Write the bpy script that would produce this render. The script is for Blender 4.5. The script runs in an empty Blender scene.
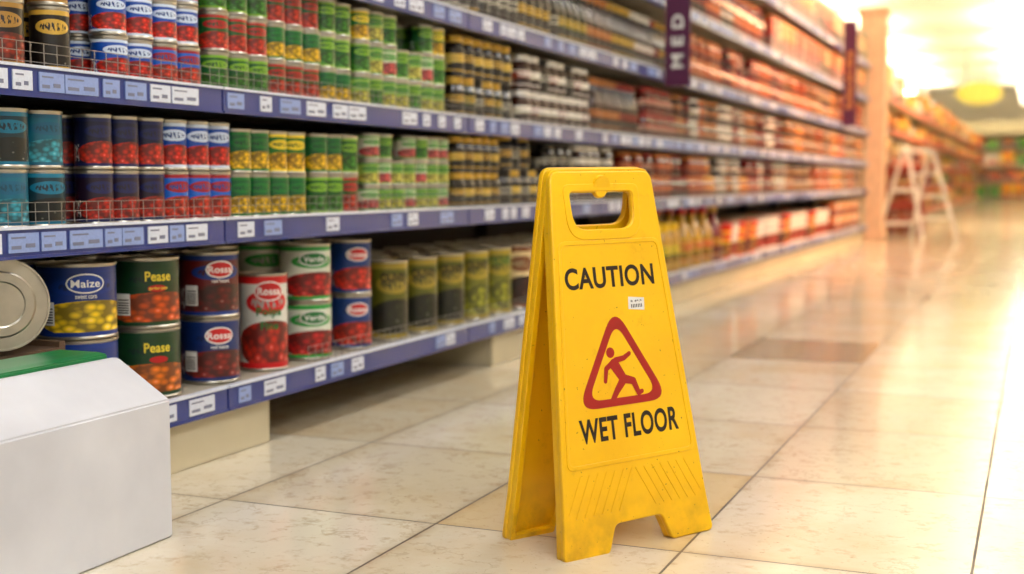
import bpy, bmesh, math, random
import numpy as np
from mathutils import Vector, Matrix
random.seed(7)
scene = bpy.context.scene
COL = scene.collection
scene.view_settings.view_transform = 'Standard'

def lin(r, g, b):
    f = lambda c: (c/255/12.92) if c/255 <= 0.04045 else ((c/255+0.055)/1.055)**2.4
    return (f(r), f(g), f(b), 1.0)

# ------------------------------------------------------------------ node helpers
class NT:
    def __init__(s, name):
        s.mat = bpy.data.materials.new(name); s.mat.use_nodes = True
        s.t = s.mat.node_tree; s.bsdf = s.t.nodes['Principled BSDF']
    def n(s, typ, **kw):
        nd = s.t.nodes.new(typ)
        for k, v in kw.items(): setattr(nd, k, v)
        return nd
    def link(s, a, b): s.t.links.new(a, b)
    def put(s, sock, v):
        if isinstance(v, bpy.types.NodeSocket): s.link(v, sock)
        else: sock.default_value = v
    def m(s, op, a, b=0.0, c=None):
        nd = s.n('ShaderNodeMath', operation=op)
        s.put(nd.inputs[0], a); s.put(nd.inputs[1], b)
        if c is not None: s.put(nd.inputs[2], c)
        return nd.outputs[0]
    def mix(s, f, a, b, mode='MIX'):
        nd = s.n('ShaderNodeMix', data_type='RGBA', blend_type=mode)
        s.put(nd.inputs[0], f); s.put(nd.inputs[6], a); s.put(nd.inputs[7], b)
        return nd.outputs[2]
    def noise(s, scale, detail=3, vec=None, rough=0.5):
        nd = s.n('ShaderNodeTexNoise'); nd.inputs['Scale'].default_value = scale
        nd.inputs['Detail'].default_value = detail; nd.inputs['Roughness'].default_value = rough
        if vec is not None: s.link(vec, nd.inputs['Vector'])
        return nd.outputs['Fac']
    def ramp(s, v, a, b):
        nd = s.n('ShaderNodeMapRange'); s.put(nd.inputs[0], v)
        nd.inputs[1].default_value = a; nd.inputs[2].default_value = b
        return nd.outputs[0]

def simple(name, col, rough=0.5, metal=0.0, var=0.06, scale=12, coat=0.0, spec=0.5):
    k = NT(name)
    geo = k.n('ShaderNodeNewGeometry')
    nz = k.noise(scale, 4, geo.outputs['Position'])
    dark = tuple(c*(1-var*3) for c in col[:3])+(1,)
    k.put(k.bsdf.inputs['Base Color'], k.mix(k.ramp(nz, .3, .7), dark, col))
    k.bsdf.inputs['Roughness'].default_value = rough
    k.bsdf.inputs['Metallic'].default_value = metal
    k.bsdf.inputs['Coat Weight'].default_value = coat
    k.bsdf.inputs['Specular IOR Level'].default_value = spec
    return k.mat

def emis(name, col, strength):
    k = NT(name)
    k.bsdf.inputs['Base Color'].default_value = col
    k.bsdf.inputs['Emission Color'].default_value = col
    k.bsdf.inputs['Emission Strength'].default_value = strength
    return k.mat

# ---- generic printed label
def label_material():
    k = NT('printed_label')
    uv = k.n('ShaderNodeUVMap'); uv.uv_map = 'UVMap'
    sep = k.n('ShaderNodeSeparateXYZ'); k.link(uv.outputs[0], sep.inputs[0])
    u, v = sep.outputs[0], sep.outputs[1]
    A = k.n('ShaderNodeAttribute', attribute_name='colA').outputs['Color']
    B = k.n('ShaderNodeAttribute', attribute_name='colB').outputs['Color']
    C = k.n('ShaderNodeAttribute', attribute_name='colC').outputs['Color']
    c = k.m('SUBTRACT', k.m('FRACT', k.m('MULTIPLY', u, 2.0)), .5)
    def ell(cx, cy, rx, ry):
        dx = k.m('DIVIDE', k.m('SUBTRACT', c, cx), rx); dy = k.m('DIVIDE', k.m('SUBTRACT', v, cy), ry)
        return k.m('LESS_THAN', k.m('ADD', k.m('MULTIPLY', dx, dx), k.m('MULTIPLY', dy, dy)), 1.0)
    def band(a, b): return k.m('MULTIPLY', k.m('GREATER_THAN', v, a), k.m('LESS_THAN', v, b))
    cv = k.n('ShaderNodeCombineXYZ'); k.link(c, cv.inputs[0]); k.link(v, cv.inputs[1])
    vor = k.n('ShaderNodeTexVoronoi'); vor.inputs['Scale'].default_value = 10; k.link(cv.outputs[0], vor.inputs['Vector'])
    hi = k.mix(.25, C, (1, .95, .8, 1))
    pic = k.mix(k.ramp(vor.outputs['Distance'], .05, .25), hi, C)
    pic = k.mix(k.ramp(vor.outputs['Distance'], .25, .7), pic, k.mix(0.8, C, (0.01, .01, .008, 1)))
    col = k.mix(k.noise(5, 2, cv.outputs[0]), A, k.mix(.3, A, (0, 0, 0, 1)))
    col = k.mix(ell(.05, .26, .5, .26), col, pic)
    col = k.mix(band(0, .06), col, B)
    col = k.mix(band(.92, 1.0), col, B)
    col = k.mix(ell(0, .72, .3, .13), col, B)
    mp = k.n('ShaderNodeMapping'); mp.inputs['Scale'].default_value = (34, 9, 1); k.link(cv.outputs[0], mp.inputs[0])
    tx = k.m('GREATER_THAN', k.noise(1, 1, mp.outputs[0]), .52)
    col = k.mix(k.m('MULTIPLY', tx, ell(0, .72, .24, .07)), col, k.mix(.6, A, (.01, .01, .02, 1)))
    side = k.m('GREATER_THAN', k.m('ABSOLUTE', c), .42)
    col = k.mix(k.m('MULTIPLY', k.m('MULTIPLY', side, band(.1, .45)), k.m('MULTIPLY', tx, .8)), col, (.8, .8, .78, 1))
    k.put(k.bsdf.inputs['Base Color'], col)
    k.bsdf.inputs['Roughness'].default_value = .38
    return k.mat

def attr_mat(name, attr, rough, metal=0., coat=0.):
    k = NT(name)
    a = k.n('ShaderNodeAttribute', attribute_name=attr).outputs['Color']
    geo = k.n('ShaderNodeNewGeometry')
    nz = k.noise(60, 3, geo.outputs['Position'])
    k.put(k.bsdf.inputs['Base Color'], k.mix(k.ramp(nz, .3, .8), a, k.mix(.35, a, (0, 0, 0, 1))))
    k.bsdf.inputs['Roughness'].default_value = rough
    k.bsdf.inputs['Metallic'].default_value = metal
    k.bsdf.inputs['Coat Weight'].default_value = coat
    return k.mat

M_LABEL = label_material()
M_TIN = simple('tin_metal', lin(190, 185, 172), .3, .9, .05, 30)
M_CONT = attr_mat('jar_contents', 'colC', .08, 0, .6)
M_LID = attr_mat('jar_lid', 'colB', .3, .35)
PMATS = [M_LABEL, M_TIN, M_CONT, M_LID]

# ------------------------------------------------------------------ product batches
def lathe(profile, seg, lab):
    V = []; L = []; S = []; U = []; MT = []; SM = []
    for (r0, z0, r1, z1, mt) in profile:
        base = len(V)
        ang = [2*math.pi*i/seg - math.pi/2 for i in range(seg)]   # u=.25 -> angle 0
        vv = lambda z: (z-lab[0])/(lab[1]-lab[0])
        if r0 < 1e-6 or r1 < 1e-6:
            r, z = (r1, z1) if r0 < 1e-6 else (r0, z0)
            for a in ang: V.append((r*math.cos(a), r*math.sin(a), z))
            idx = list(range(base, base+seg))
            if r0 < 1e-6: idx = idx[::-1]
            L += idx; S.append(seg); MT.append(mt); SM.append(False); U += [(.5, .5)]*seg
            continue
        for a in ang: V.append((r0*math.cos(a), r0*math.sin(a), z0))
        for a in ang: V.append((r1*math.cos(a), r1*math.sin(a), z1))
        for i in range(seg):
            j = (i+1) % seg
            L += [base+i, base+j, base+seg+j, base+seg+i]; S.append(4); MT.append(mt); SM.append(True)
            u0, u1 = i/seg, (i+1)/seg
            U += [(u0, vv(z0)), (u1, vv(z0)), (u1, vv(z1)), (u0, vv(z1))]
    return [np.array(V, float), np.array(L), np.array(S), np.array(U, float), np.array(MT), np.array(SM)]

def t_can(r, h, seg):
    e = .0022 if r < .05 else .003
    return lathe([(0, .001, r-e, .001, 1), (r-e, 0.0, r, .002, 1), (r, .002, r, .005, 1), (r, .005, r-e*.7, .0075, 1),
                  (r-e*.7, .0075, r-e*.7, h-.0075, 0), (r-e*.7, h-.0075, r, h-.005, 1), (r, h-.005, r, h-.001, 1),
                  (r, h-.001, r-e, h-.001, 1), (r-e, h-.001, r-e, h-.005, 1), (r-e, h-.005, r*.72, h-.005, 1),
                  (r*.72, h-.005, r*.68, h-.0035, 1), (r*.68, h-.0035, r*.5, h-.0035, 1), (r*.5, h-.0035, r*.47, h-.005, 1), (r*.47, h-.005, 0, h-.005, 1)], seg, (.0075, h-.0075))

def t_jar(r, h, seg):
    return lathe([(0, 0, r*.9, 0, 2), (r*.9, 0, r, h*.05, 2), (r, h*.05, r, h*.14, 2), (r*1.005, h*.14, r*1.005, h*.55, 0),
                  (r, h*.55, r, h*.68, 2), (r, h*.68, r*.88, h*.78, 2), (r*.88, h*.78, r*.78, h*.83, 2), (r*.84, h*.83, r*.84, h*.985, 3),
                  (r*.84, h*.985, r*.8, h, 3), (r*.8, h, 0, h, 3)], seg, (h*.14, h*.55))

def t_bottle(r, h, seg):
    return lathe([(0, 0, r*.92, 0, 2), (r*.92, 0, r, h*.03, 2), (r, h*.03, r, h*.12, 2), (r*1.005, h*.12, r*1.005, h*.42, 0),
                  (r, h*.42, r, h*.52, 2), (r, h*.52, r*.8, h*.63, 2), (r*.8, h*.63, r*.45, h*.76, 2), (r*.45, h*.76, r*.36, h*.9, 2),
                  (r*.42, h*.88, r*.42, h, 3), (r*.42, h, 0, h, 3)], seg, (h*.12, h*.42))

def t_tub(r, h, seg):
    return lathe([(0, 0, r*.86, 0, 0), (r*.86, 0, r*.98, h*.86, 0), (r*1.03, h*.86, r*1.03, h*.98, 3), (r*1.03, h*.98, r*.97, h, 3),
                  (r*.97, h, 0, h, 3)], seg, (0, h*.86))

def t_pack(r, h, seg):
    d, w = r, r
    V = []; L = []; S = []; U = []; MT = []
    def q(ps, uu):
        b = len(V); V.extend(ps); L.extend([b, b+1, b+2, b+3]); S.append(4); U.extend(uu); MT.append(0)
    F = [(0, 0), (.5, 0), (.5, 1), (0, 1)]
    q([(d, -w, 0), (d, w, 0), (d, w, h), (d, -w, h)], F)
    q([(-d, -w, 0), (d, -w, 0), (d, -w, h), (-d, -w, h)], F)
    q([(d, w, 0), (-d, w, 0), (-d, w, h), (d, w, h)], F)
    q([(-d, w, 0), (-d, -w, 0), (-d, -w, h), (-d, w, h)], F)
    T = [(.1, .5), (.12, .5), (.12, .52), (.1, .52)]
    q([(d, -w, h), (d, w, h), (-d, w, h), (-d, -w, h)], T)
    q([(-d, -w, 0), (-d, w, 0), (d, w, 0), (d, -w, 0)], T)
    return [np.array(V, float), np.array(L), np.array(S), np.array(U, float), np.array(MT), np.zeros(6, bool)]

TF = {'can': t_can, 'jar': t_jar, 'bottle': t_bottle, 'tub': t_tub, 'pack': t_pack}
_tc = {}
class Batch:
    def __init__(s, name): s.name = name; s.p = []; s.off = 0
    def add(s, kind, r, h, seg, x, y, z, th, cols, mtx=None):
        key = (kind, round(r, 4), round(h, 4), seg)
        if key not in _tc: _tc[key] = TF[kind](r, h, seg)
        V, L, S, U, MT, SM = _tc[key]
        if mtx is not None:
            W = V @ mtx.T + np.array([x, y, z])
        else:
            c, sn = math.cos(th), math.sin(th)
            W = np.empty_like(V); W[:, 0] = V[:, 0]*c-V[:, 1]*sn+x; W[:, 1] = V[:, 0]*sn+V[:, 1]*c+y; W[:, 2] = V[:, 2]+z
        n = len(V)
        s.p.append((W, L+s.off, S, U, MT, SM, [np.tile(np.array(cc), (n, 1)) for cc in cols])); s.off += n
    def build(s, parent=None):
        if not s.p: return None
        V = np.concatenate([p[0] for p in s.p]); L = np.concatenate([p[1] for p in s.p]); S = np.concatenate([p[2] for p in s.p])
        U = np.concatenate([p[3] for p in s.p]); MT = np.concatenate([p[4] for p in s.p]); SM = np.concatenate([p[5] for p in s.p])
        me = bpy.data.meshes.new(s.name)
        me.vertices.add(len(V)); me.vertices.foreach_set('co', V.ravel().astype(np.float32))
        me.loops.add(len(L)); me.loops.foreach_set('vertex_index', L.astype(np.int32))
        me.polygons.add(len(S)); st = np.concatenate([[0], np.cumsum(S)[:-1]])
        me.polygons.foreach_set('loop_start', st.astype(np.int32))
        me.polygons.foreach_set('material_index', MT.astype(np.int32))
        me.polygons.foreach_set('use_smooth', SM)
        me.update(calc_edges=True)
        uv = me.uv_layers.new(name='UVMap'); uv.data.foreach_set('uv', U.ravel().astype(np.float32))
        for i, nm in enumerate(('colA', 'colB', 'colC')):
            at = me.attributes.new(nm, 'FLOAT_COLOR', 'POINT')
            at.data.foreach_set('color', np.concatenate([p[6][i] for p in s.p]).ravel().astype(np.float32))
        for m in PMATS: me.materials.append(m)
        ob = bpy.data.objects.new(s.name, me); COL.objects.link(ob)
        if parent: ob.parent = parent
        return ob

XF = -1.62
def row(b, y0, y1, z, kind, dia, h, stack, deep, cols, pitch=None, th=-25, xf=XF, seg=20, jit=12, mode='block', miss=0.0):
    pitch = pitch or dia*1.04
    n = max(1, int((y1-y0)/pitch+1e-6)); y = y0+pitch/2; run = 0; cur = None
    for i in range(n):
        if mode == 'rand':
            if run <= 0: cur = random.choice(cols); run = random.randint(1, 4)
            run -= 1; cs = cur
        else: cs = cols[(i*len(cols)//n) if mode == 'block' else i % len(cols)]
        sk = stack-1 if (miss and random.random() < miss) else stack
        for d in range(deep):
            for j in range(sk):
                c2 = cs[j % len(cs)] if isinstance(cs[0][0], tuple) else cs
                b.add(kind, dia/2, h, seg, xf-dia/2-d*dia*1.04+random.uniform(-.005, 0), y+random.uniform(-.001, .001), z+j*h,
                      math.radians(th+random.uniform(-jit, jit)), c2)
        y += pitch

# colours
TEAL = (lin(5, 105, 130), lin(15, 90, 120), lin(60, 170, 190)); TEALB = (lin(10, 50, 62), lin(10, 110, 140), lin(15, 25, 25))
NAVR = (lin(12, 18, 55), lin(15, 25, 80), lin(215, 45, 20)); NAVR2 = (lin(30, 12, 35), lin(15, 25, 80), lin(200, 40, 25))
BLUR = (lin(10, 75, 175), lin(200, 215, 235), lin(225, 40, 20)); BLUR2 = (lin(20, 100, 200), lin(150, 20, 30), lin(230, 60, 30))
CORN = (lin(10, 90, 45), lin(15, 110, 40), lin(250, 200, 10)); CORN2 = (lin(25, 120, 35), lin(240, 210, 40), lin(245, 190, 5))
GRN = (lin(10, 85, 35), lin(120, 170, 40), lin(60, 140, 30)); GRNR = (lin(15, 90, 35), lin(170, 25, 25), lin(215, 50, 20))
WPG = (lin(215, 215, 190), lin(60, 150, 40), lin(225, 90, 90)); WPG2 = (lin(150, 185, 80), lin(40, 120, 40), lin(225, 215, 90))
BLKG = (lin(28, 22, 18), lin(200, 160, 60), lin(18, 9, 7)); BLKW = (lin(205, 200, 180), lin(22, 18, 15), lin(18, 10, 7))
GJL = (lin(215, 190, 90), lin(205, 165, 60), lin(20, 12, 8)); JWL = (lin(225, 215, 185), lin(238, 235, 228), lin(55, 22, 10)); JWB = (lin(150, 60, 35), lin(235, 232, 225), lin(60, 20, 10))
JW = (lin(110, 20, 15), lin(225, 220, 205), lin(35, 12, 7)); COF = (lin(20, 12, 10), lin(160, 120, 50), lin(170, 50, 20))
RED = (lin(165, 20, 12), lin(200, 120, 60), lin(120, 22, 8)); BRN = (lin(80, 30, 15), lin(190, 120, 60), lin(50, 14, 6))
ORG = (lin(215, 95, 25), lin(240, 180, 90), lin(120, 35, 10)); DRK = (lin(40, 14, 10), lin(140, 25, 15), lin(28, 8, 5))
PNK = (lin(225, 190, 165), lin(150, 30, 25), lin(90, 22, 12)); YEL = (lin(245, 200, 20), lin(225, 40, 20), lin(190, 120, 10))
WHT = (lin(235, 228, 215), lin(235, 230, 220), lin(200, 60, 40)); CRM = (lin(230, 205, 150), lin(120, 60, 20), lin(70, 25, 10))
OLV = (lin(98, 98, 20), lin(150, 130, 40), lin(40, 42, 22)); OLG = (lin(120, 118, 30), lin(165, 145, 40), lin(165, 165, 40)); GJ = (lin(60, 90, 40), lin(190, 150, 50), lin(30, 35, 12))

# ------------------------------------------------------------------ mesh helpers
def new_obj(name, me, mat=None, parent=None):
    ob = bpy.data.objects.new(name, me); COL.objects.link(ob)
    if mat: me.materials.append(mat)
    if parent: ob.parent = parent
    return ob
def empty(name, loc=(0, 0, 0)):
    e = bpy.data.objects.new(name, None); e.empty_display_size = .1; COL.objects.link(e); e.location = loc
    return e
def boxes(name, lst, mat, parent=None, bevel=0):
    bm = bmesh.new()
    for (x0, x1, y0, y1, z0, z1) in lst:
        vs = [bm.verts.new(p) for p in ((x0, y0, z0), (x1, y0, z0), (x1, y1, z0), (x0, y1, z0), (x0, y0, z1), (x1, y0, z1), (x1, y1, z1), (x0, y1, z1))]
        for f in ((3, 2, 1, 0), (4, 5, 6, 7), (0, 1, 5, 4), (1, 2, 6, 5), (2, 3, 7, 6), (3, 0, 4, 7)): bm.faces.new([vs[i] for i in f])
    if bevel: bmesh.ops.bevel(bm, geom=bm.edges[:], offset=bevel, segments=2, affect='EDGES')
    me = bpy.data.meshes.new(name); bm.to_mesh(me); bm.free()
    return new_obj(name, me, mat, parent)
def prism(name, poly, y0, y1, mat, parent=None, bevel=0):
    bm = bmesh.new()
    a = [bm.verts.new((x, y0, z)) for x, z in poly]; b = [bm.verts.new((x, y1, z)) for x, z in poly]
    bm.faces.new(a); bm.faces.new(b[::-1]); n = len(poly)
    for i in range(n): bm.faces.new((a[i], b[i], b[(i+1) % n], a[(i+1) % n]))
    bmesh.ops.recalc_face_normals(bm, faces=bm.faces[:])
    if bevel: bmesh.ops.bevel(bm, geom=bm.edges[:], offset=bevel, segments=2, affect='EDGES')
    me = bpy.data.meshes.new(name); bm.to_mesh(me); bm.free()
    return new_obj(name, me, mat, parent)
def rods(name, segs, r, mat, parent=None, n=8):
    bm = bmesh.new()
    for p, q in segs:
        p, q = Vector(p), Vector(q); d = q-p
        m = Matrix.Translation((p+q)/2) @ d.to_track_quat('Z', 'Y').to_matrix().to_4x4()
        bmesh.ops.create_cone(bm, cap_ends=True, segments=n, radius1=r, radius2=r, depth=d.length, matrix=m)
    me = bpy.data.meshes.new(name); bm.to_mesh(me); bm.free()
    return new_obj(name, me, mat, parent)
def curve_mesh(splines, extrude, bevel=0):
    cu = bpy.data.curves.new('tmp', 'CURVE'); cu.dimensions = '2D'; cu.fill_mode = 'BOTH'
    cu.extrude = extrude; cu.bevel_depth = bevel; cu.bevel_resolution = 2
    for pts in splines:
        sp = cu.splines.new('POLY'); sp.points.add(len(pts)-1); sp.use_cyclic_u = True
        for i, (x, y) in enumerate(pts): sp.points[i].co = (x, y, 0, 1)
    ob = bpy.data.objects.new('tmp', cu); COL.objects.link(ob)
    bpy.context.view_layer.update()
    me = bpy.data.meshes.new_from_object(ob.evaluated_get(bpy.context.evaluated_depsgraph_get()))
    bpy.data.objects.remove(ob); return me
def text_mesh(body, w, h, bold=0.02):
    cu = bpy.data.curves.new('tmp', 'FONT'); cu.body = body; cu.size = 1; cu.offset = bold; cu.resolution_u = 6
    cu.space_character = 1+bold*2.2
    ob = bpy.data.objects.new('tmp', cu); COL.objects.link(ob)
    bpy.context.view_layer.update()
    me = bpy.data.meshes.new_from_object(ob.evaluated_get(bpy.context.evaluated_depsgraph_get()))
    bpy.data.objects.remove(ob)
    xs = [v.co.x for v in me.vertices]; ys = [v.co.y for v in me.vertices]
    x0, x1, y0, y1 = min(xs), max(xs), min(ys), max(ys)
    for v in me.vertices:
        v.co.x = ((v.co.x-x0)/(x1-x0)-.5)*w; v.co.y = ((v.co.y-y0)/(y1-y0)-.5)*h; v.co.z = 0
    return me
def rrect(pts, r, n=5):
    out = []; N = len(pts)
    for i in range(N):
        p = Vector(pts[i]).to_2d(); a = Vector(pts[i-1]).to_2d(); b = Vector(pts[(i+1) % N]).to_2d()
        rr = r[i] if isinstance(r, (list, tuple)) else r
        if rr <= 0: out.append(tuple(p)); continue
        d1 = (a-p).normalized(); d2 = (b-p).normalized()
        s = p+d1*rr; e = p+d2*rr
        for k in range(n+1):
            t = k/n; q = s*(1-t)**2+p*2*t*(1-t)+e*t*t; out.append((q.x, q.y))
    return out

# ================================================================== ROOM
def floor_mat():
    k = NT('marble_tile_floor')
    geo = k.n('ShaderNodeNewGeometry'); sep = k.n('ShaderNodeSeparateXYZ'); k.link(geo.outputs['Position'], sep.inputs[0])
    gx = k.m('DIVIDE', k.m('ADD', sep.outputs[0], .075), .442); gy = k.m('DIVIDE', k.m('SUBTRACT', sep.outputs[1], 1.965), .572)
    ix, iy = k.m('FLOOR', gx), k.m('FLOOR', gy); fx, fy = k.m('FRACT', gx), k.m('FRACT', gy)
    ex = k.m('MULTIPLY', k.m('MINIMUM', fx, k.m('SUBTRACT', 1, fx)), .442); ey = k.m('MULTIPLY', k.m('MINIMUM', fy, k.m('SUBTRACT', 1, fy)), .572)
    edge = k.m('MINIMUM', ex, ey)
    cell = k.n('ShaderNodeCombineXYZ'); k.link(ix, cell.inputs[0]); k.link(iy, cell.inputs[1])
    wn = k.n('ShaderNodeTexWhiteNoise', noise_dimensions='3D'); k.link(cell.outputs[0], wn.inputs['Vector'])
    wsep = k.n('ShaderNodeSeparateColor'); k.link(wn.outputs['Color'], wsep.inputs[0])
    off = k.n('ShaderNodeVectorMath', operation='MULTIPLY_ADD'); k.link(wn.outputs['Color'], off.inputs[0]); off.inputs[1].default_value = (9, 9, 9)
    k.link(geo.outputs['Position'], off.inputs[2])
    P = off.outputs[0]
    cA, cB, cC = lin(222, 214, 194), lin(210, 198, 172), lin(200, 174, 130)
    col = k.mix(wsep.outputs[0], cA, cB)
    col = k.mix(k.m('MULTIPLY', k.ramp(k.noise(3.2, 6, P, .62), .45, .75), .6), col, cC)
    col = k.mix(k.m('MULTIPLY', k.ramp(k.noise(26, 6, P, .7), .54, .75), .55), col, lin(160, 124, 80))
    col = k.mix(k.m('MULTIPLY', k.ramp(k.noise(90, 4, P, .7), .64, .72), .55), col, lin(120, 85, 50))
    vn = k.m('ABSOLUTE', k.m('SUBTRACT', k.noise(2.4, 7, P, .6), .5))
    col = k.mix(k.m('MULTIPLY', k.m('LESS_THAN', vn, .004), .2), col, lin(140, 105, 65))
    def cellmask(a, b):
        return k.m('MULTIPLY', k.m('COMPARE', ix, a, .1), k.m('COMPARE', iy, b, .1))
    col = k.mix(k.m('MULTIPLY', cellmask(-2., 4.), .75), col, lin(140, 115, 80))
    col = k.mix(k.m('MULTIPLY', cellmask(-2., 0.), .5), col, lin(210, 175, 100))
    g = k.m('LESS_THAN', edge, k.m('ADD', .0013, k.m('MULTIPLY', k.noise(20, 3, geo.outputs['Position']), .0018)))
    col = k.mix(k.m('MULTIPLY', g, .95), col, lin(48, 36, 25))
    halo = k.m('MULTIPLY', k.m('SUBTRACT', 1, k.ramp(edge, 0, .025)), k.ramp(k.noise(9, 5, geo.outputs['Position']), .4, .8))
    col = k.mix(k.m('MULTIPLY', halo, .45), col, lin(140, 110, 70))
    k.put(k.bsdf.inputs['Base Color'], col)
    rg = k.m('ADD', .06, k.m('MULTIPLY', k.noise(7, 5, geo.outputs['Position']), .13))
    k.put(k.bsdf.inputs['Roughness'], k.m('ADD', rg, k.m('MULTIPLY', g, .4)))
    k.bsdf.inputs['Specular IOR Level'].default_value = .62
    bp = k.n('ShaderNodeBump'); bp.inputs['Strength'].default_value = .15; bp.inputs['Distance'].default_value = .002
    k.put(bp.inputs['Height'], k.m('SUBTRACT', k.m('MULTIPLY', k.noise(4, 2, P), .6), g)); k.link(bp.outputs[0], k.bsdf.inputs['Normal'])
    return k.mat

RX0, RX1, RY0, RY1, RZ = -5.5, 5.0, -3.5, 45.0, 3.6
boxes('floor', [(RX0, RX1, RY0, RY1, -.1, 0)], floor_mat())
boxes('ceiling', [(RX0, RX1, RY0, RY1, RZ, RZ+.1)], simple('ceiling_paint', lin(246, 240, 226), .8, 0, .02))
mw = simple('wall_paint', lin(232, 226, 214), .8, 0, .03, 3)
boxes('wall_left', [(RX0-.1, RX0, RY0, RY1, 0, RZ)], mw)
boxes('wall_right', [(RX1, RX1+.1, RY0, RY1, 0, RZ)], mw)
boxes('wall_back', [(RX0, RX1, RY1, RY1+.1, 0, RZ)], mw)
boxes('wall_front', [(RX0, RX1, RY0-.1, RY0, 0, RZ)], mw)

# ceiling lights: recessed panels near, added uplight troughs to brighten the far ceiling
mh = simple('fixture_housing', lin(230, 230, 228), .4)
LE = [emis('tube_light_neutral', (.98, .98, 1, 1), 12), emis('tube_light_warm', (1, .94, .84, 1), 12.5), emis('fill_uplight', (1, .89, .66, 1), 34)]
m_tr = emis('trough_fill_glow', (1, .93, .76, 1), 1.6)  # glow added so the trough undersides don't read dark
for iy, y in enumerate([-2, 1, 4, 7, 10, 13, 17, 21, 25, 29, 33, 37, 41]):
    e = empty('ceiling_light', (0, y, RZ))
    m = LE[0] if y < 6 else (LE[1] if y < 12 else LE[2])
    hs = []; ps = []; tr = []
    for x in ((-.35, 2.2) if y < 12 else (-3.3, -.35, 2.2)):
        if y < 12:
            hs.append((x-.36, x+.36, -.75, .75, -.06, 0)); ps.append((x-.32, x+.32, -.71, .71, -.066, -.061))
        else:
            hs += [(x-.01, x+.01, -.745, -.735, -.60, 0), (x-.01, x+.01, .735, .745, -.60, 0)]
            tr += [(x-.2, x+.2, -1.3, 1.3, -.66, -.64), (x-.2, x-.19, -1.3, 1.3, -.64, -.58), (x+.19, x+.2, -1.3, 1.3, -.64, -.58)]
            ps.append((x-.16, x+.16, -1.25, 1.25, -.63, -.61))
    boxes('housing', hs, mh, e); boxes('lamp', ps, m, e)
    if tr: boxes('fill_trough', tr, m_tr, e)

# ================================================================== SHELVING
SH = empty('supermarket_shelving')
Y0, Y1 = .25, 13.25
LV = [.155, .515, .79, 1.10, 1.43, 1.76]
m_shelf = simple('shelf_enamel', lin(175, 168, 150), .4, 0, .03)
m_back = simple('shelf_back_panel', lin(34, 26, 20), .7, 0, .05)
m_kick = simple('kick_plate_beige', lin(205, 195, 165), .45, 0, .04, 5)
m_rail = simple('price_rail_blue', lin(36, 56, 132), .3, 0, .05, coat=.3)
m_tag = simple('price_tag_paper', lin(214, 221, 236), .5, 0, .04, 200)
m_tagb = simple('price_tag_pale_blue', lin(140, 160, 212), .5, 0, .04, 200)
m_ink = simple('tag_ink', lin(120, 125, 150), .6)
m_wire = simple('wire_chrome', lin(150, 146, 142), .3, .8)
boxes('back_panel', [(-2.14, -2.12, Y0, Y1, 0, 2.1)], m_back, SH)
boxes('shelf_decks', [(-2.12, -1.603, Y0, Y1, z-.022, z) for z in LV]+[(-2.12, -1.7, Y0, Y1, 2.07, 2.1)], m_shelf, SH)
boxes('kick_plates', [(-1.64, -1.622, Y0, 2.455, 0, .105), (-1.64, -1.622, 3.75, Y1, 0, .105), (-2.1, -1.64, 2.43, 2.455, .0, .13), (-2.1, -1.64, 3.75, 3.775, 0, .13)], m_kick, SH, .003)
boxes('plinth_back', [(-2.12, -2.10, Y0, Y1, 0, .13)], m_back, SH)
seams = [1.0, 2.25, 3.5, 4.75, 6.0, 7.25, 8.5, 9.75, 11.0, 12.25]
ys = [Y0]+seams+[Y1]
boxes('uprights', [(-2.12, -2.07, y-.02, y+.02, 0, 2.1) for y in ys[1:-1]], m_back, SH)
boxes('end_panel', [(-2.14, -1.62, Y1, Y1+.03, 0, 2.1)], m_kick, SH)
rl = []; lip = []; tg = []; tb = []; ink = []
for z in LV:
    for a, b in zip(ys[:-1], ys[1:]):
        rl.append((-1.602, -1.592, a+.003, b-.003, z-.047, z+.003))
        lip.append((-1.603, -1.587, a+.003, b-.003, z+.003, z+.008)); rl.append((-1.592, -1.588, a+.003, b-.003, z-.047, z-.042))
        y = a+.01+random.uniform(0, .04)
        while y < b-.1:
            w = random.choice([.045, .06, .07, .085]); pr = .97 if (.5 < z < .8 and y < 2.2) else (.82 if z > .7 else .6)
            if random.random() < pr:
                (tg if random.random() < .55 else tb).append((-1.5915, -1.589, y, y+w, z-.036, z-.003))
                if y < 5:
                    ink.append((-1.589, -1.5885, y+.006, y+w*.55, z-.012, z-.009)); ink.append((-1.589, -1.5885, y+w*.55, y+w-.01, z-.028, z-.021))
                    ink.append((-1.589, -1.5885, y+.006, y+w*.4, z-.03, z-.024))
            y += w+(random.uniform(.002, .02) if pr > .9 else random.uniform(.006, .08))
boxes('price_rails', rl, m_rail, SH); boxes('rail_lips', lip, m_tag, SH)
boxes('price_tags', tg, m_tag, SH); boxes('price_tags_blue', tb, m_tagb, SH); boxes('tag_print', ink, m_ink, SH)
wr = []
for z, a, b in ((.155, 2.6, 7), (.515, .5, 7), (.79, .5, 7), (1.1, 3, 7)):
    for hz in (.015, .032, .048): wr.append(((-1.606, a, z+hz), (-1.606, b, z+hz)))
    y = a
    while y < b: wr.append(((-1.606, y, z), (-1.606, y, z+.048))); y += .032
rods('wire_guards', wr, .0008, m_wire, SH, 5)

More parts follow.
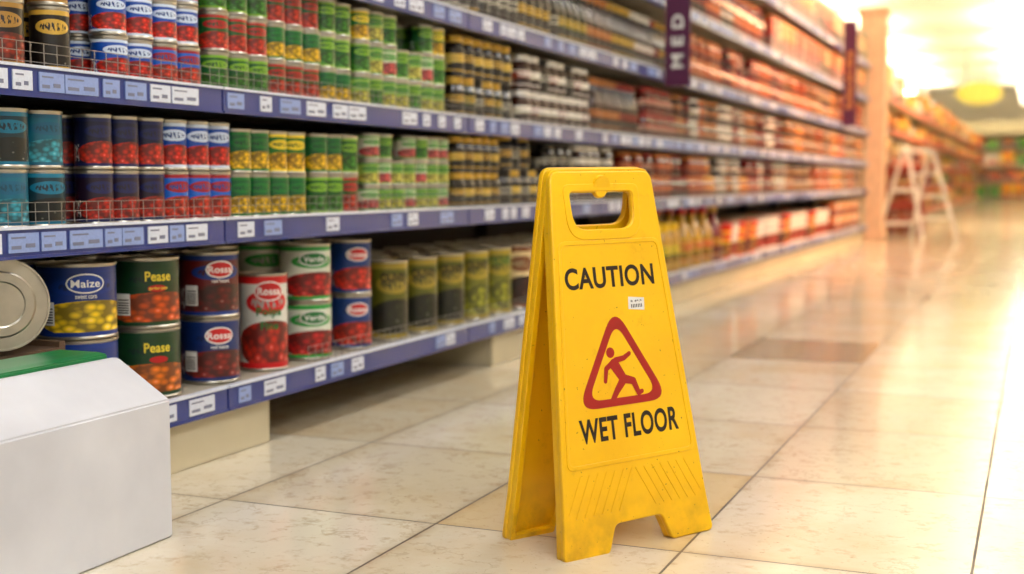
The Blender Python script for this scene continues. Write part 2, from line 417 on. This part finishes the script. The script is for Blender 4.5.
# ------------------------------------------------------------------ products: bottom shelf
z = LV[0]+.001
b = Batch('catering_food_cans')
def stk(b, yc, dia, h, cols, xoff=0, deep=2, th=-42):
    for d in range(deep):
        for j, c in enumerate(cols): b.add('can', dia/2, h, 40, XF-.01-dia/2-d*dia*1.03-xoff, yc, z+j*h, math.radians(th+j*6), c)
CORNB = (lin(12, 50, 130), lin(12, 50, 130), lin(255, 215, 30)); PEAS = (lin(14, 58, 28), lin(14, 58, 28), lin(235, 120, 20))
PEAS1 = (lin(14, 58, 28), lin(14, 58, 28), lin(225, 90, 20))
BEAN = (lin(100, 16, 18), lin(10, 50, 125), lin(100, 16, 12)); BEAN2 = (lin(12, 42, 105), lin(12, 42, 105), lin(140, 35, 28))
POLP = (lin(225, 225, 215), lin(200, 22, 25), lin(205, 45, 25)); GW = (lin(222, 228, 212), lin(40, 150, 60), lin(200, 30, 30))
RB = (lin(15, 55, 120), lin(15, 55, 120), lin(225, 50, 30))
stk(b, 1.925, .15, .145, [CORNB, CORNB]); stk(b, 2.12, .145, .145, [PEAS, PEAS1]); stk(b, 2.335, .132, .145, [BEAN2, BEAN])
stk(b, 2.535, .118, .23, [POLP], 0, 1, -45); stk(b, 2.54, .125, .145, [PEAS, PEAS], .14, 2)
stk(b, 2.735, .132, .145, [GW, GW]); stk(b, 2.945, .115, .145, [RB, RB])
for i in range(4): stk(b, .5+i*.16, .148, .145, [CORNB, PEAS])
b.build()
b = Batch('olive_tins')
yy = 3.15; n = 0
while yy < 5.0:
    for d in range(3):
        b.add('can', .06, .225, 36, XF-.065-d*.125, yy, z, math.radians(-40), OLV if n < 3 else (OLG if n < 5 else CRM))
    yy += .19; n += 1
b.build()
b = Batch('oil_jars')
row(b, 5.2, 6.2, z, 'jar', .11, .24, 1, 2, [BRN, (lin(60, 120, 50), YEL[0], lin(200, 150, 30))], pitch=.16)
row(b, 6.2, 7.1, z, 'bottle', .12, .31, 1, 2, [(lin(225, 190, 70), lin(190, 30, 20), lin(200, 150, 20)), (lin(220, 170, 60), lin(200, 30, 20), lin(190, 140, 20)), (lin(150, 50, 30), lin(200, 150, 30), lin(130, 25, 10))], pitch=.22)
b.build()
b = Batch('plastic_tubs')
row(b, 7.15, 8.3, z, 'tub', .17, .2, 1, 2, [YEL, WHT, YEL, RED], seg=16, mode='cycle')
row(b, 8.35, 11.2, z, 'tub', .17, .21, 1, 2, [WHT, WHT, PNK, YEL, WHT], seg=16, pitch=.22, mode='cycle')
row(b, 11.3, 13.1, z, 'tub', .14, .13, 2, 1, [RED, WHT, ORG], seg=14, mode='cycle')
b.build()
b = Batch('catering_tin')
ax = Vector((.80, -.60, 0.04)).normalized()
q = ax.to_track_quat('Z', 'Y').to_matrix(); mt = np.array(q)
cen = Vector((-1.625, 1.65, .390)); st = cen-ax*.13
b.add('can', .08, .13, 48, st.x, st.y, st.z, 0, (lin(200, 190, 150), lin(160, 150, 120), lin(140, 120, 80)), mt)
b.build()
m_card = simple('brown_cardboard', lin(95, 72, 52), .8, 0, .08, 20)
boxes('cardboard_tray', [(-1.95, -1.625, 1.42, 1.80, z, z+.145), (-1.95, -1.625, 1.42, 1.435, z+.145, z+.155), (-1.95, -1.625, 1.785, 1.80, z+.145, z+.155)], m_card)

prints = empty('can_label_print')
def wrapme(me, yc, r, xc, zc, col, th, lift=.0003, name='label_print'):
    bm = bmesh.new(); bm.from_mesh(me)
    bmesh.ops.triangulate(bm, faces=bm.faces[:])
    bmesh.ops.subdivide_edges(bm, edges=bm.edges[:], cuts=1)
    r += lift
    for v in bm.verts:
        a = math.radians(th)+v.co.x/r; v.co = (xc+r*math.cos(a), yc+r*math.sin(a), zc+v.co.y)
    bm.to_mesh(me); bm.free()
    return new_obj(name, me, col, prints)
def rect_grid(rects):
    bm = bmesh.new()
    for (x0, x1, y0, y1) in rects:
        n = max(1, int((x1-x0)/.006))
        for i in range(n):
            a, c = x0+(x1-x0)*i/n, x0+(x1-x0)*(i+1)/n
            bm.faces.new([bm.verts.new((p, q_, 0)) for p, q_ in ((a, y0), (c, y0), (c, y1), (a, y1))])
    me = bpy.data.meshes.new('r'); bm.to_mesh(me); bm.free(); return me
def oval(rx, ry):
    bm = bmesh.new(); n = 14
    for i in range(-n, n):
        a, c = i/n, (i+1)/n
        ha, hc = ry*math.sqrt(max(0, 1-a*a)), ry*math.sqrt(max(0, 1-c*c))
        pts = [(a*rx, -ha), (c*rx, -hc), (c*rx, hc), (a*rx, ha)]
        pts = [p for j, p in enumerate(pts) if p != pts[j-1]]
        if len(pts) > 2: bm.faces.new([bm.verts.new((x, y, 0)) for x, y in pts])
    me = bpy.data.meshes.new('o'); bm.to_mesh(me); bm.free(); return me
mp_y = simple('print_yellow', lin(240, 215, 60), .5); mp_w = simple('print_white', lin(235, 235, 230), .5); mp_d = simple('print_dark', lin(20, 18, 20), .5)
mp_g = simple('print_green', lin(20, 110, 45), .5); mp_r = simple('print_red', lin(190, 20, 22), .5); mp_b = simple('print_blue', lin(20, 60, 150), .5)
def canlabel(yc, dia, zb, h, th, word, wcol, ocol=None, ow=.036, oh=.017, wh=.018, sub=None, scol=None, code=True, zf=.74):
    r = dia/2; xc = XF-.01-r
    if ocol: wrapme(oval(ow+.003, oh+.003), yc, r, xc, zb+h*zf, mp_w if ocol is not mp_w else mp_g, th, .0001); wrapme(oval(ow, oh), yc, r, xc, zb+h*zf, ocol, th, .0003)
    wrapme(text_mesh(word, .055*len(word)/5, wh, bold=.02), yc, r, xc, zb+h*zf, wcol, th, .0006)
    if sub: wrapme(text_mesh(sub, .04, .008, bold=.01), yc, r, xc, zb+h*(zf-.17), scol or wcol, th, .0006)
    if code:
        wrapme(rect_grid([(-.016, .016, -.022, .022)]), yc, r, xc, zb+h*.35, mp_w, th-58, .0003)
        wrapme(rect_grid([(-.013, .013, q_, q_+.0025) for q_ in (-.018, -.013, -.008, -.003, .002, .008)]), yc, r, xc, zb+h*.35, mp_d, th-58, .0006)
canlabel(2.12, .145, z+.145, .145, -28, 'Pease', mp_y, None, wh=.02, sub='garden peas', scol=mp_y)
canlabel(2.12, .145, z, .145, -32, 'Pease', mp_y, None, wh=.02)
for zz_ in (z, z+.145): wrapme(oval(.020, .007), 2.12, .0725, XF-.01-.0725, zz_+.145*.57, mp_r, -30, .0004)
canlabel(2.335, .132, z+.145, .145, -32, 'Rossa', mp_w, mp_r, .03, .016, .015, 'red beans')
canlabel(2.335, .132, z, .145, -36, 'Rossa', mp_w, mp_r, .03, .016, .015, 'red beans')
canlabel(2.535, .118, z, .23, -42, 'Rossa', mp_w, mp_r, .033, .02, .018, None, code=False, zf=.82)
r_ = .059; xc_ = XF-.01-r_
wrapme(text_mesh('Polpa', .062, .026, bold=.03), 2.535, r_, xc_, z+.138, mp_g, -42, .0006)
wrapme(text_mesh('Fine', .042, .02, bold=.03), 2.535, r_, xc_, z+.108, mp_g, -42, .0006)
canlabel(1.925, .15, z+.145, .145, -36, 'Maize', mp_w, mp_b, .034, .016, .015, 'sweet corn', mp_w)
for zz_ in (z, z+.145):
    canlabel(2.735, .132, zz_, .145, -38, 'Verde', mp_w, mp_g, .036, .015, .014, None, code=False)
    canlabel(2.945, .115, zz_, .145, -38, 'Rossa', mp_w, mp_r, .03, .015, .014, None, code=False)
yy = 3.15
for i in range(5):
    wrapme(text_mesh('OLIVES', .08, .024, bold=.035), yy, .06, XF-.065, z+.178, mp_d if i < 4 else mp_g, -42, .0004)
    yy += .19

# ------------------------------------------------------------------ products: middle shelves
z = LV[1]+.001
b = Batch('canned_vegetables')
row(b, .6, 1.87, z, 'can', .085, .105, 2, 2, [[TEAL, TEALB], [TEALB, TEAL]], mode='cycle')
row(b, 1.89, 2.12, z, 'can', .073, .105, 2, 2, [[NAVR2, NAVR]])
row(b, 2.12, 2.35, z, 'can', .073, .105, 2, 2, [[BLUR2, BLUR]])
row(b, 2.35, 2.68, z, 'can', .073, .1, 2, 2, [[CORN, CORN], [CORN, CORN2]])
row(b, 2.68, 2.95, z, 'can', .073, .1, 2, 2, [[GRN, CORN], [GRNR, GRN]])
row(b, 2.95, 3.47, z, 'can', .07, .07, 3, 2, [[WPG, WPG2, WPG], [WPG2, WPG, GRN], [WPG2, WPG2, WPG]], mode='cycle', miss=.15)
z2 = LV[2]+.001
row(b, .6, 1.78, z2, 'can', .085, .12, 2, 2, [[COF, COF]])
row(b, 1.78, 1.93, z2, 'can', .073, .12, 2, 2, [[BLKG, COF]])
row(b, 1.94, 2.25, z2, 'can', .073, .085, 3, 2, [[BLUR, BLUR, BLUR2], [BLUR2, BLUR, BLUR]])
row(b, 2.27, 2.9, z2, 'can', .073, .085, 3, 2, [[GRN, GRNR, GRN], [GRNR, CORN, GRNR], [CORN, GRN, GRN]])
row(b, 2.9, 3.47, z2, 'can', .073, .085, 3, 2, [[WPG2, GRN, CORN2], [GRN, WPG2, WPG2], [WPG2, WPG, GRN]], mode='cycle', miss=.2)
z3 = LV[3]+.001
row(b, .6, 3.4, z3, 'can', .085, .11, 2, 1, [[GRN, GRNR], [RED, ORG], [GRN, CORN]])
b.build()
b = Batch('sauce_jars')
row(b, 3.5, 3.85, z, 'jar', .065, .11, 2, 2, [[BLKG, GJL], [GJL, BLKG]], mode='cycle')
row(b, 3.87, 4.25, z, 'jar', .075, .12, 2, 2, [[BLKW, BLKG], [GJL, BLKW]], mode='cycle', miss=.2)
row(b, 4.28, 5.2, z, 'jar', .08, .11, 2, 2, [[JWL, BLKW], [JWB, JWL], [GJ, JWL]], seg=16, miss=.25)
row(b, 5.2, 9.0, z, 'jar', .08, .105, 2, 1, [BRN, RED, DRK, ORG, PNK, DRK, JW, JWL], seg=12, mode='rand', miss=.25)  # far stock picked in reds and browns, warm glow put into its colours
row(b, 9.0, 13.15, z, 'jar', .09, .105, 2, 1, [RED, ORG, CRM, RED, BRN], seg=10, mode='rand', miss=.25)
row(b, 3.5, 4.0, z2, 'jar', .07, .125, 2, 2, [[BLKG, GJL], [GJ, BLKG], [BLKW, GJL]], mode='cycle', miss=.15)
row(b, 4.03, 4.75, z2, 'jar', .085, .12, 2, 2, [[JWL, JWB], [JWB, JWL], [JWL, BLKW]], seg=16, miss=.2, mode='cycle')
row(b, 5.5, 8.9, z2, 'jar', .085, .115, 2, 1, [BRN, PNK, DRK, RED, DRK, JW, JWL], seg=12, mode='rand', miss=.3)
row(b, 9.0, 13.15, z2, 'jar', .095, .12, 2, 1, [RED, RED, ORG, BRN, CRM], seg=10, mode='rand', miss=.3)
row(b, 6.2, 9.5, z3, 'jar', .09, .12, 2, 1, [RED, DRK, PNK, BRN, RED], seg=12, mode='rand', miss=.3)
row(b, 9.5, 13.15, z3, 'jar', .1, .125, 2, 1, [RED, ORG, BRN, RED, CRM], seg=10, mode='rand', miss=.3)
b.build()
b = Batch('sauce_bottles')
row(b, 4.78, 5.45, z2, 'bottle', .065, .22, 1, 2, [BRN, DRK], seg=14)
row(b, 3.45, 6.1, z3, 'bottle', .075, .23, 1, 2, [BLKW, DRK, JW, BRN, BLKG, GJ], seg=14, mode='rand')
z4 = LV[4]+.001
row(b, 3.5, 8.2, z4, 'bottle', .08, .25, 1, 1, [RED, BRN, JW, DRK, PNK, RED], seg=12, mode='rand')
b.build()
b = Batch('grocery_packets')
row(b, 8.3, 13.15, z4, 'pack', .12, .24, 1, 1, [ORG, RED, CRM, RED, BRN], seg=12, th=0, jit=2, mode='rand')
row(b, 3.5, 13.15, LV[5]+.001, 'pack', .13, .24, 1, 1, [RED, ORG, BRN, RED, CRM, RED], seg=12, th=0, jit=2, mode='rand')
b.build()

# ------------------------------------------------------------------ banners
m_pur = simple('banner_purple', lin(80, 18, 62), .5, 0, .04)
for (y, word, z0, z1) in ((5.65, 'MED', 1.03, 2.05), (11.3, 'SAUCES', 1.07, 1.98)):
    e = empty('aisle_banner', (-1.5, y, 0))
    boxes('board', [(-.085, .03, -.006, .006, z0, z1)], m_pur, e, .002)
    boxes('bracket', [(-.1, -.085, -.004, .004, z0+.1, z0+.13), (-.1, -.085, -.004, .004, z1-.1, z1-.07)], m_wire, e)
    if word == 'MED': me = text_mesh('M E D', .24, .055, bold=.03); zc = z0+.2
    else: me = text_mesh(word, .5, .05); zc = z0+.4
    t = new_obj('lettering', me, mp_w if word == 'MED' else simple('lettering_gold', lin(220, 150, 60), .5), e)
    t.matrix_local = Matrix.Translation((-.0275, -.0075, zc)) @ Matrix(((0, -1, 0), (0, 0, -1), (1, 0, 0))).to_4x4()

# ------------------------------------------------------------------ pillar
boxes('pillar', [(-1.72, -1.45, 13.32, 13.56, 0, 2.28), (-1.74, -1.43, 13.3, 13.58, 0, .12), (-1.74, -1.43, 13.3, 13.58, 2.28, 2.34)], simple('pillar_cream', lin(240, 195, 158), .5), None, .008)

# ------------------------------------------------------------------ far gondola
G = empty('grocery_gondola')
gy0, gy1 = 15.5, 40.0
gl = [.15, .5, .85, 1.2, 1.55]
boxes('gondola_frame', [(-2.65, -2.6, gy0, gy1, 0, 2.0)], m_kick, G)
boxes('gondola_shelves', [(-2.6, -1.62, gy0, gy1, q_-.03, q_) for q_ in gl]+[(-2.6, -1.66, gy0, gy1, 0, .12)], m_shelf, G)
boxes('gondola_rails', [(-1.62, -1.6, gy0, gy1, q_-.045, q_+.005) for q_ in gl], simple('rail_red', lin(190, 80, 50), .4), G)
b = Batch('gondola_stock')
GC = [YEL, ORG, CRM, WHT, BRN, RED, (lin(250, 220, 120), lin(240, 120, 30), lin(220, 150, 40)), GRN, DRK, (lin(230, 150, 30), lin(240, 230, 200), lin(150, 60, 20))]
for i, q_ in enumerate(gl):
    y = gy0+.16
    while y < gy1-.2:
        w = random.choice([.16, .22, .3, .36]); hh = random.choice([.12, .18, .24, .28]) if i < 4 else random.choice([.2, .3, .42])
        b.add('pack', w/2, hh, 4, -1.64-w/2-random.uniform(0, .1), y, q_+.001, random.uniform(-.06, .06), random.choice(GC if i < 3 else GC[:4]+[GC[6], GC[9]])); y += w*1.15+random.choice([0, 0, .05, .2])
b.build(G)
D = empty('end_aisle_display')
boxes('display_frame', [(-5, 4.5, 43.2, 43.3, 0, 2.5)], m_kick, D)
boxes('display_shelves', [(-5, 4.5, 42.5, 43.2, q_-.03, q_) for q_ in (.1, .6, 1.1, 1.6, 2.1)], m_shelf, D)
b = Batch('display_stock')
for q_ in (.1, .6, 1.1, 1.6):
    x = -4.7
    while x < 4.3:
        w = random.choice([.3, .4]); b.add('pack', w/2, random.choice([.25, .33, .42]), 4, x, 42.8, q_+.001, -math.pi/2, random.choice([RED, ORG, GRN, WHT, BRN, YEL, RED])); x += w*1.15
b.build(D)
e = empty('hanging_sign', (-1.3, 31, 0))
me = curve_mesh([[(.5*math.cos(t*math.pi/16), .26*math.sin(t*math.pi/16)) for t in range(32)]], .02)
o = new_obj('oval_board', me, simple('sign_yellow_green', lin(240, 228, 110), .5), e); o.matrix_local = Matrix.Translation((0, 0, 2.6)) @ Matrix.Rotation(math.pi/2, 4, 'X')
rods('hangers', [((-.3, 0, 2.8), (-.3, 0, RZ)), ((.3, 0, 2.8), (.3, 0, RZ))], .01, m_wire, e)

# step ladder
e = empty('step_ladder', (-1.18, 14.15, 0)); e.rotation_euler = (0, 0, math.radians(48))
m_lw = simple('ladder_aluminium', lin(238, 228, 220), .4, .1)
lr = []
for s_ in (-1, 1):
    lr += [((s_*.24, -.34, 0), (s_*.17, -.02, .92)), ((s_*.24, .34, 0), (s_*.17, .04, .92))]
lr += [((-.23, .30, .14), (.23, .30, .14)), ((-.2, .18, .5), (.2, .18, .5)), ((-.17, 0, .92), (.17, 0, .92))]
rods('rails', lr, .02, m_lw, e)
boxes('treads', [(-.22, .22, -.31, -.22, .2, .225), (-.2, .2, -.23, -.14, .43, .455), (-.185, .185, -.15, -.06, .66, .685), (-.18, .18, -.07, .09, .9, .925)], m_lw, e, .004)
e = empty('produce_crate_stack', (-1.42, 15.1, 0)); cr = []
for k_ in range(4):
    zz = k_*.2
    cr += [(-.24, .24, -.2, .2, zz, zz+.02), (-.24, .24, -.2, -.185, zz+.06, zz+.18), (-.24, .24, .185, .2, zz+.06, zz+.18), (-.24, -.225, -.2, .2, zz+.06, zz+.18), (.225, .24, -.2, .2, zz+.06, zz+.18)]
    for s_ in (-1, 1):
        for t_ in (-1, 1): cr.append((s_*.23-.012, s_*.23+.012, t_*.19-.012, t_*.19+.012, zz, zz+.2))
boxes('crates', cr, simple('crate_red_brown', lin(135, 38, 20), .5), e)
b = Batch('crate_contents')
for k_ in range(4):
    for i in range(3): b.add('pack', .05, .12, 4, -.13+i*.125, -.08, k_*.2+.021, -1.57, random.choice([ORG, RED, BRN]))
b.build(e)

# ------------------------------------------------------------------ white box in the foreground
k = NT('white_corrugated_card')
geo = k.n('ShaderNodeNewGeometry')
k.put(k.bsdf.inputs['Base Color'], k.mix(k.ramp(k.noise(5, 5, geo.outputs['Position']), .35, .7), lin(196, 198, 205), lin(214, 216, 222)))
k.bsdf.inputs['Roughness'].default_value = .6
e = empty('white_cardboard_box')
prism('carton', [(-1.334, .001), (-1.334, .235), (-1.438, .300), (-1.455, .300), (-1.455, .27), (-1.565, .27), (-1.565, .001)], .9, 1.722, k.mat, e, .003)
m_gr = simple('green_plastic', lin(8, 125, 65), .35)
prism('green_liner', [(-1.457, .27), (-1.457, .306), (-1.475, .309), (-1.56, .309), (-1.56, .27)], .9, 1.715, m_gr, e, .002)

# ================================================================== CAUTION SIGN
k = NT('sign_yellow_plastic')
geo = k.n('ShaderNodeNewGeometry'); P = geo.outputs['Position']
col = k.mix(k.ramp(k.noise(7, 4, P), .3, .7), lin(236, 180, 4), lin(247, 195, 10))
col = k.mix(k.m('MULTIPLY', k.ramp(k.noise(18, 8, P, .75), .58, .8), .45), col, lin(155, 110, 8))
col = k.mix(k.m('MULTIPLY', k.ramp(k.noise(150, 3, P), .70, .76), .8), col, lin(80, 55, 10))
sp = k.n('ShaderNodeSeparateXYZ'); k.link(P, sp.inputs[0])
low = k.m('MULTIPLY', k.m('SUBTRACT', 1, k.ramp(sp.outputs[2], 0, .1)), k.ramp(k.noise(30, 5, P), .4, .7))
col = k.mix(k.m('MULTIPLY', low, .5), col, lin(120, 85, 20))
k.put(k.bsdf.inputs['Base Color'], col); k.bsdf.inputs['Roughness'].default_value = .32
bp = k.n('ShaderNodeBump'); bp.inputs['Strength'].default_value = .15; bp.inputs['Distance'].default_value = .001
k.put(bp.inputs['Height'], k.noise(90, 4, P)); k.link(bp.outputs[0], k.bsdf.inputs['Normal'])
M_Y = k.mat
m_black = simple('sign_dark_ink', lin(36, 18, 10), .5); m_red = simple('sign_red_ink', lin(165, 22, 10), .5, 0, .05, 40)
m_stk = simple('sticker_white', lin(235, 232, 225), .5)

S = empty('wet_floor_sign')
w = Vector((.53, .848, 0)).normalized(); nrm = w.cross(Vector((0, 0, 1)))
Lf = Vector((-.669, 1.838, 0)); HW = .16; TW = .107; TV = .621
H = Lf + w*HW - nrm*.115
S.location = H
def outline(off=0):
    b_, t_ = HW-off, TW-off
    def ww(v): return b_+(t_-b_)*v/TV
    pts = [(-b_, 0+off), (-.070+off*.3, 0+off), (-.052, .045+off), (.052, .045+off), (.070-off*.3, 0+off), (b_, 0+off),
           (ww(.07)-.002, .07), (t_, TV-off), (-t_, TV-off), (-ww(.07)+.002, .07)]
    return rrect(pts, [.008, .006, .012, .012, .006, .008, .02, .016, .016, .02])
def arc(cx, cy, r, a0, a1, n=8): return [(cx+r*math.cos(math.radians(a0+(a1-a0)*i/n)), cy+r*math.sin(math.radians(a0+(a1-a0)*i/n))) for i in range(n+1)]
base_h = rrect([(-.076, .591), (.064, .591), (.060, .524), (-.072, .524)], [.012, .012, .03, .03], 7)
def with_dip(pts, r):
    top = max(p[1] for p in pts); out = []; N = len(pts)
    for i in range(N):
        p, q = pts[i], pts[(i+1) % N]; out.append(p)
        if abs(p[1]-top) < 1e-4 and abs(q[1]-top) < 1e-4 and q[0] > p[0]: out += arc(-.005, top, r, 180, 360, 10)
    return out
hole = with_dip(base_h, .010)
def panel(tag, bot, top, flip):
    pe = bpy.data.objects.new(tag, None); COL.objects.link(pe); pe.parent = S
    X = -w if flip else w.copy()
    Yv = (top-bot).normalized(); X = (X-Yv*X.dot(Yv)).normalized(); Z = X.cross(Yv)
    m = Matrix((X, Yv, Z)).transposed().to_4x4(); m.translation = bot
    pe.matrix_local = m
    def add(name, me, mat, d=0):
        o = new_obj(name, me, mat, pe); o.location = (0, 0, d); return o
    add('plate', curve_mesh([outline(), hole], .003, .0025), M_Y, -.0055)
    add('flange', curve_mesh([outline(), outline(.009)], .006, .001), M_Y, -.017)
    ho = rrect([(-.086, .601), (.075, .601), (.071, .510), (-.083, .510)], [.014, .014, .036, .036], 7)
    add('grip_rim', curve_mesh([ho, base_h], .0008, .001), M_Y, 0)
    def fw(v, o_): return HW+(TW-HW)*v/.63-o_
    f1 = rrect([(-fw(.14, .010), .14), (fw(.14, .010), .14), (fw(.505, .010), .507), (-fw(.505, .010), .507)], .014)
    f2 = rrect([(-fw(.145, .014), .145), (fw(.145, .014), .145), (fw(.5, .014), .502), (-fw(.5, .014), .502)], .012)
    add('field_rim', curve_mesh([f1, f2], .0006, .0010), M_Y, 0)
    bm = bmesh.new()
    for sgn in (-1, 1):
        for i in range(7):
            x0 = sgn*(.004+i*.018); a = Vector((x0, .128))
            dd = Vector((sgn*.55, -1)).normalized()
            ln = .075
            while ln > .01 and (abs(a.x+dd.x*ln) > HW-.016 or (abs(a.x+dd.x*ln) < .078 and a.y+dd.y*ln < .06)): ln -= .003
            b2 = a+dd*ln
            pn = Vector((-dd.y, dd.x))*.0018
            vs = [bm.verts.new((q.x, q.y, zz)) for zz in (-.001, .0011) for q in (a+pn, a-pn, b2-pn, b2+pn)]
            for f in ((3, 2, 1, 0), (4, 5, 6, 7), (0, 1, 5, 4), (1, 2, 6, 5), (2, 3, 7, 6), (3, 0, 4, 7)): bm.faces.new([vs[j] for j in f])
    bmesh.ops.recalc_face_normals(bm, faces=bm.faces[:])
    me = bpy.data.meshes.new('ribs'); bm.to_mesh(me); bm.free(); add('lower_ribs', me, M_Y)
    def put(name, me, mat, x, y, d):
        o = new_obj(name, me, mat, pe); o.location = (x, y, d)
    put('caution_lettering', text_mesh('CAUTION', .192, .036, bold=.028), m_black, -.006, .446, .0004)
    put('wet_floor_lettering', text_mesh('WET FLOOR', .214, .040, bold=.028), m_black, .002, .198, .0004)
    def tri(cx, cy, R): return [(cx+R*1.04*math.cos(math.radians(90+120*i)), cy+R*math.sin(math.radians(90+120*i))) for i in range(3)]
    T = curve_mesh([rrect(tri(-.006, .287, .110), .042, 8), rrect(tri(-.006, .287, .084), .03, 8)], .0003)
    put('warning_triangle', T, m_red, 0, 0, .0003)
    bm = bmesh.new(); lev = [.0004]
    def cap(p, q, r0, r1):
        p, q = Vector(p), Vector(q); d = (q-p).normalized(); a0 = math.atan2(d.y, d.x); pts = []
        for i in range(9):
            a = a0+math.pi/2+math.pi*i/8; pts.append((p.x+r0*math.cos(a), p.y+r0*math.sin(a)))
        for i in range(9):
            a = a0-math.pi/2+math.pi*i/8; pts.append((q.x+r1*math.cos(a), q.y+r1*math.sin(a)))
        bm.faces.new([bm.verts.new((x, y, lev[0])) for x, y in pts]); lev[0] += .00004
    def P_(x, y): return (x*.00112-.006, .279+y*.00112)
    cap(P_(-16, 37), P_(-16.2, 37), .0088, .0088)
    cap(P_(-11, 19), P_(4, -4), .010, .008)
    cap(P_(-12, 23), P_(-27, 14), .005, .0044); cap(P_(-27, 14), P_(-31, -4), .0044, .0036)
    cap(P_(-8, 25), P_(8, 27), .005, .0044); cap(P_(8, 27), P_(20, 33), .0044, .0036)
    cap(P_(2, -6), P_(-11, -20), .0075, .0058); cap(P_(-11, -20), P_(-22, -34), .0058, .0045); cap(P_(-22, -34), P_(-28, -34), .0045, .0036)
    cap(P_(6, -4), P_(22, -8), .0075, .006); cap(P_(22, -8), P_(30, -27), .006, .0045); cap(P_(30, -27), P_(37, -25), .0045, .0036)
    me = bpy.data.meshes.new('fig'); bm.to_mesh(me); bm.free(); put('slipping_figure', me, m_red, 0, 0, 0)
    if not flip:
        bm = bmesh.new(); bmesh.ops.create_grid(bm, x_segments=1, y_segments=1, size=.5, matrix=Matrix.Diagonal((.035, .021, 1, 1)))
        me = bpy.data.meshes.new('stk'); bm.to_mesh(me); bm.free()
        o = new_obj('price_sticker', me, m_stk, pe); o.location = (.044, .398, .0006); o.rotation_euler = (0, 0, -.1)
        put('sticker_print', text_mesh('IIIIIII', .024, .006), m_black, .044, .394, .0009)
        put('sticker_print_2', text_mesh('R 49.9', .024, .004), m_black, .044, .402, .0009)
    o = new_obj('moulded_mark', text_mesh('80', .07, .05), simple('moulded_shadow_yellow', lin(205, 150, 8), .5), pe); o.location = (0.04, .26, -.0122)
    return pe
up = Vector((0, 0, .002))
panel('front_panel', nrm*.115+up, nrm*.014-w*.008+Vector((0, 0, .606)), False)
panel('rear_panel', -nrm*.06+up, -nrm*.016-w*.008+Vector((0, 0, .606)), True)
e = bpy.data.objects.new('hinge', None); COL.objects.link(e); e.parent = S
m = Matrix((w, nrm, Vector((0, 0, 1)))).transposed().to_4x4(); m.translation = -w*.008; e.matrix_local = m
rods('hinge_barrels', [((-.099, 0, .596), (-.068, 0, .596)), ((.068, 0, .596), (.099, 0, .596)), ((-.03, 0, .596), (.03, 0, .596))], .0115, M_Y, e, 20)
rods('grip_lug', [((-.004, .006, .594), (-.004, .019, .592))], .017, M_Y, e, 28)

# ================================================================== LIGHTS
def area(name, loc, target, size, energy, col, spread=180):
    l = bpy.data.lights.new(name, 'AREA'); l.shape = 'RECTANGLE'; l.size = size[0]; l.size_y = size[1]; l.energy = energy; l.color = col
    l.spread = math.radians(spread)
    o = bpy.data.objects.new(name, l); COL.objects.link(o); o.location = loc
    o.rotation_euler = (Vector(target)-Vector(loc)).to_track_quat('-Z', 'Y').to_euler()
area('amber_fill_light', (.4, 10.0, 2.9), (-1.75, 10.0, 1.15), (5, .3), 105, (1, .42, .2), 80)  # added amber light, stands in for the warm haze on the far shelves
area('amber_fill_light.001', (.6, 18, 3.0), (-1.7, 18, .9), (4, .5), 110, (1, .75, .48), 110)  # added warm light for the deep aisle, no fixture behind it
area('aisle_fill_light', (2.4, -.6, 2.9), (-1.2, 2.6, .5), (1.6, .6), 46, (.98, .98, 1))  # added neutral fill for sign and near shelf fronts, no fixture

wd = bpy.data.worlds.new('World'); scene.world = wd; wd.use_nodes = True
wd.node_tree.nodes['Background'].inputs[0].default_value = (1, .95, .88, 1); wd.node_tree.nodes['Background'].inputs[1].default_value = .4

# ================================================================== CAMERA
cd = bpy.data.cameras.new('Camera'); cam = bpy.data.objects.new('Camera', cd); COL.objects.link(cam)
cam.location = (0, 0, .6); cam.rotation_euler = (math.radians(90-4.78), 0, math.radians(22.5))
cd.lens = 44.5; cd.sensor_width = 36; cd.clip_end = 200
cd.dof.use_dof = True; cd.dof.focus_distance = 2.08; cd.dof.aperture_fstop = 2.6
scene.camera = cam
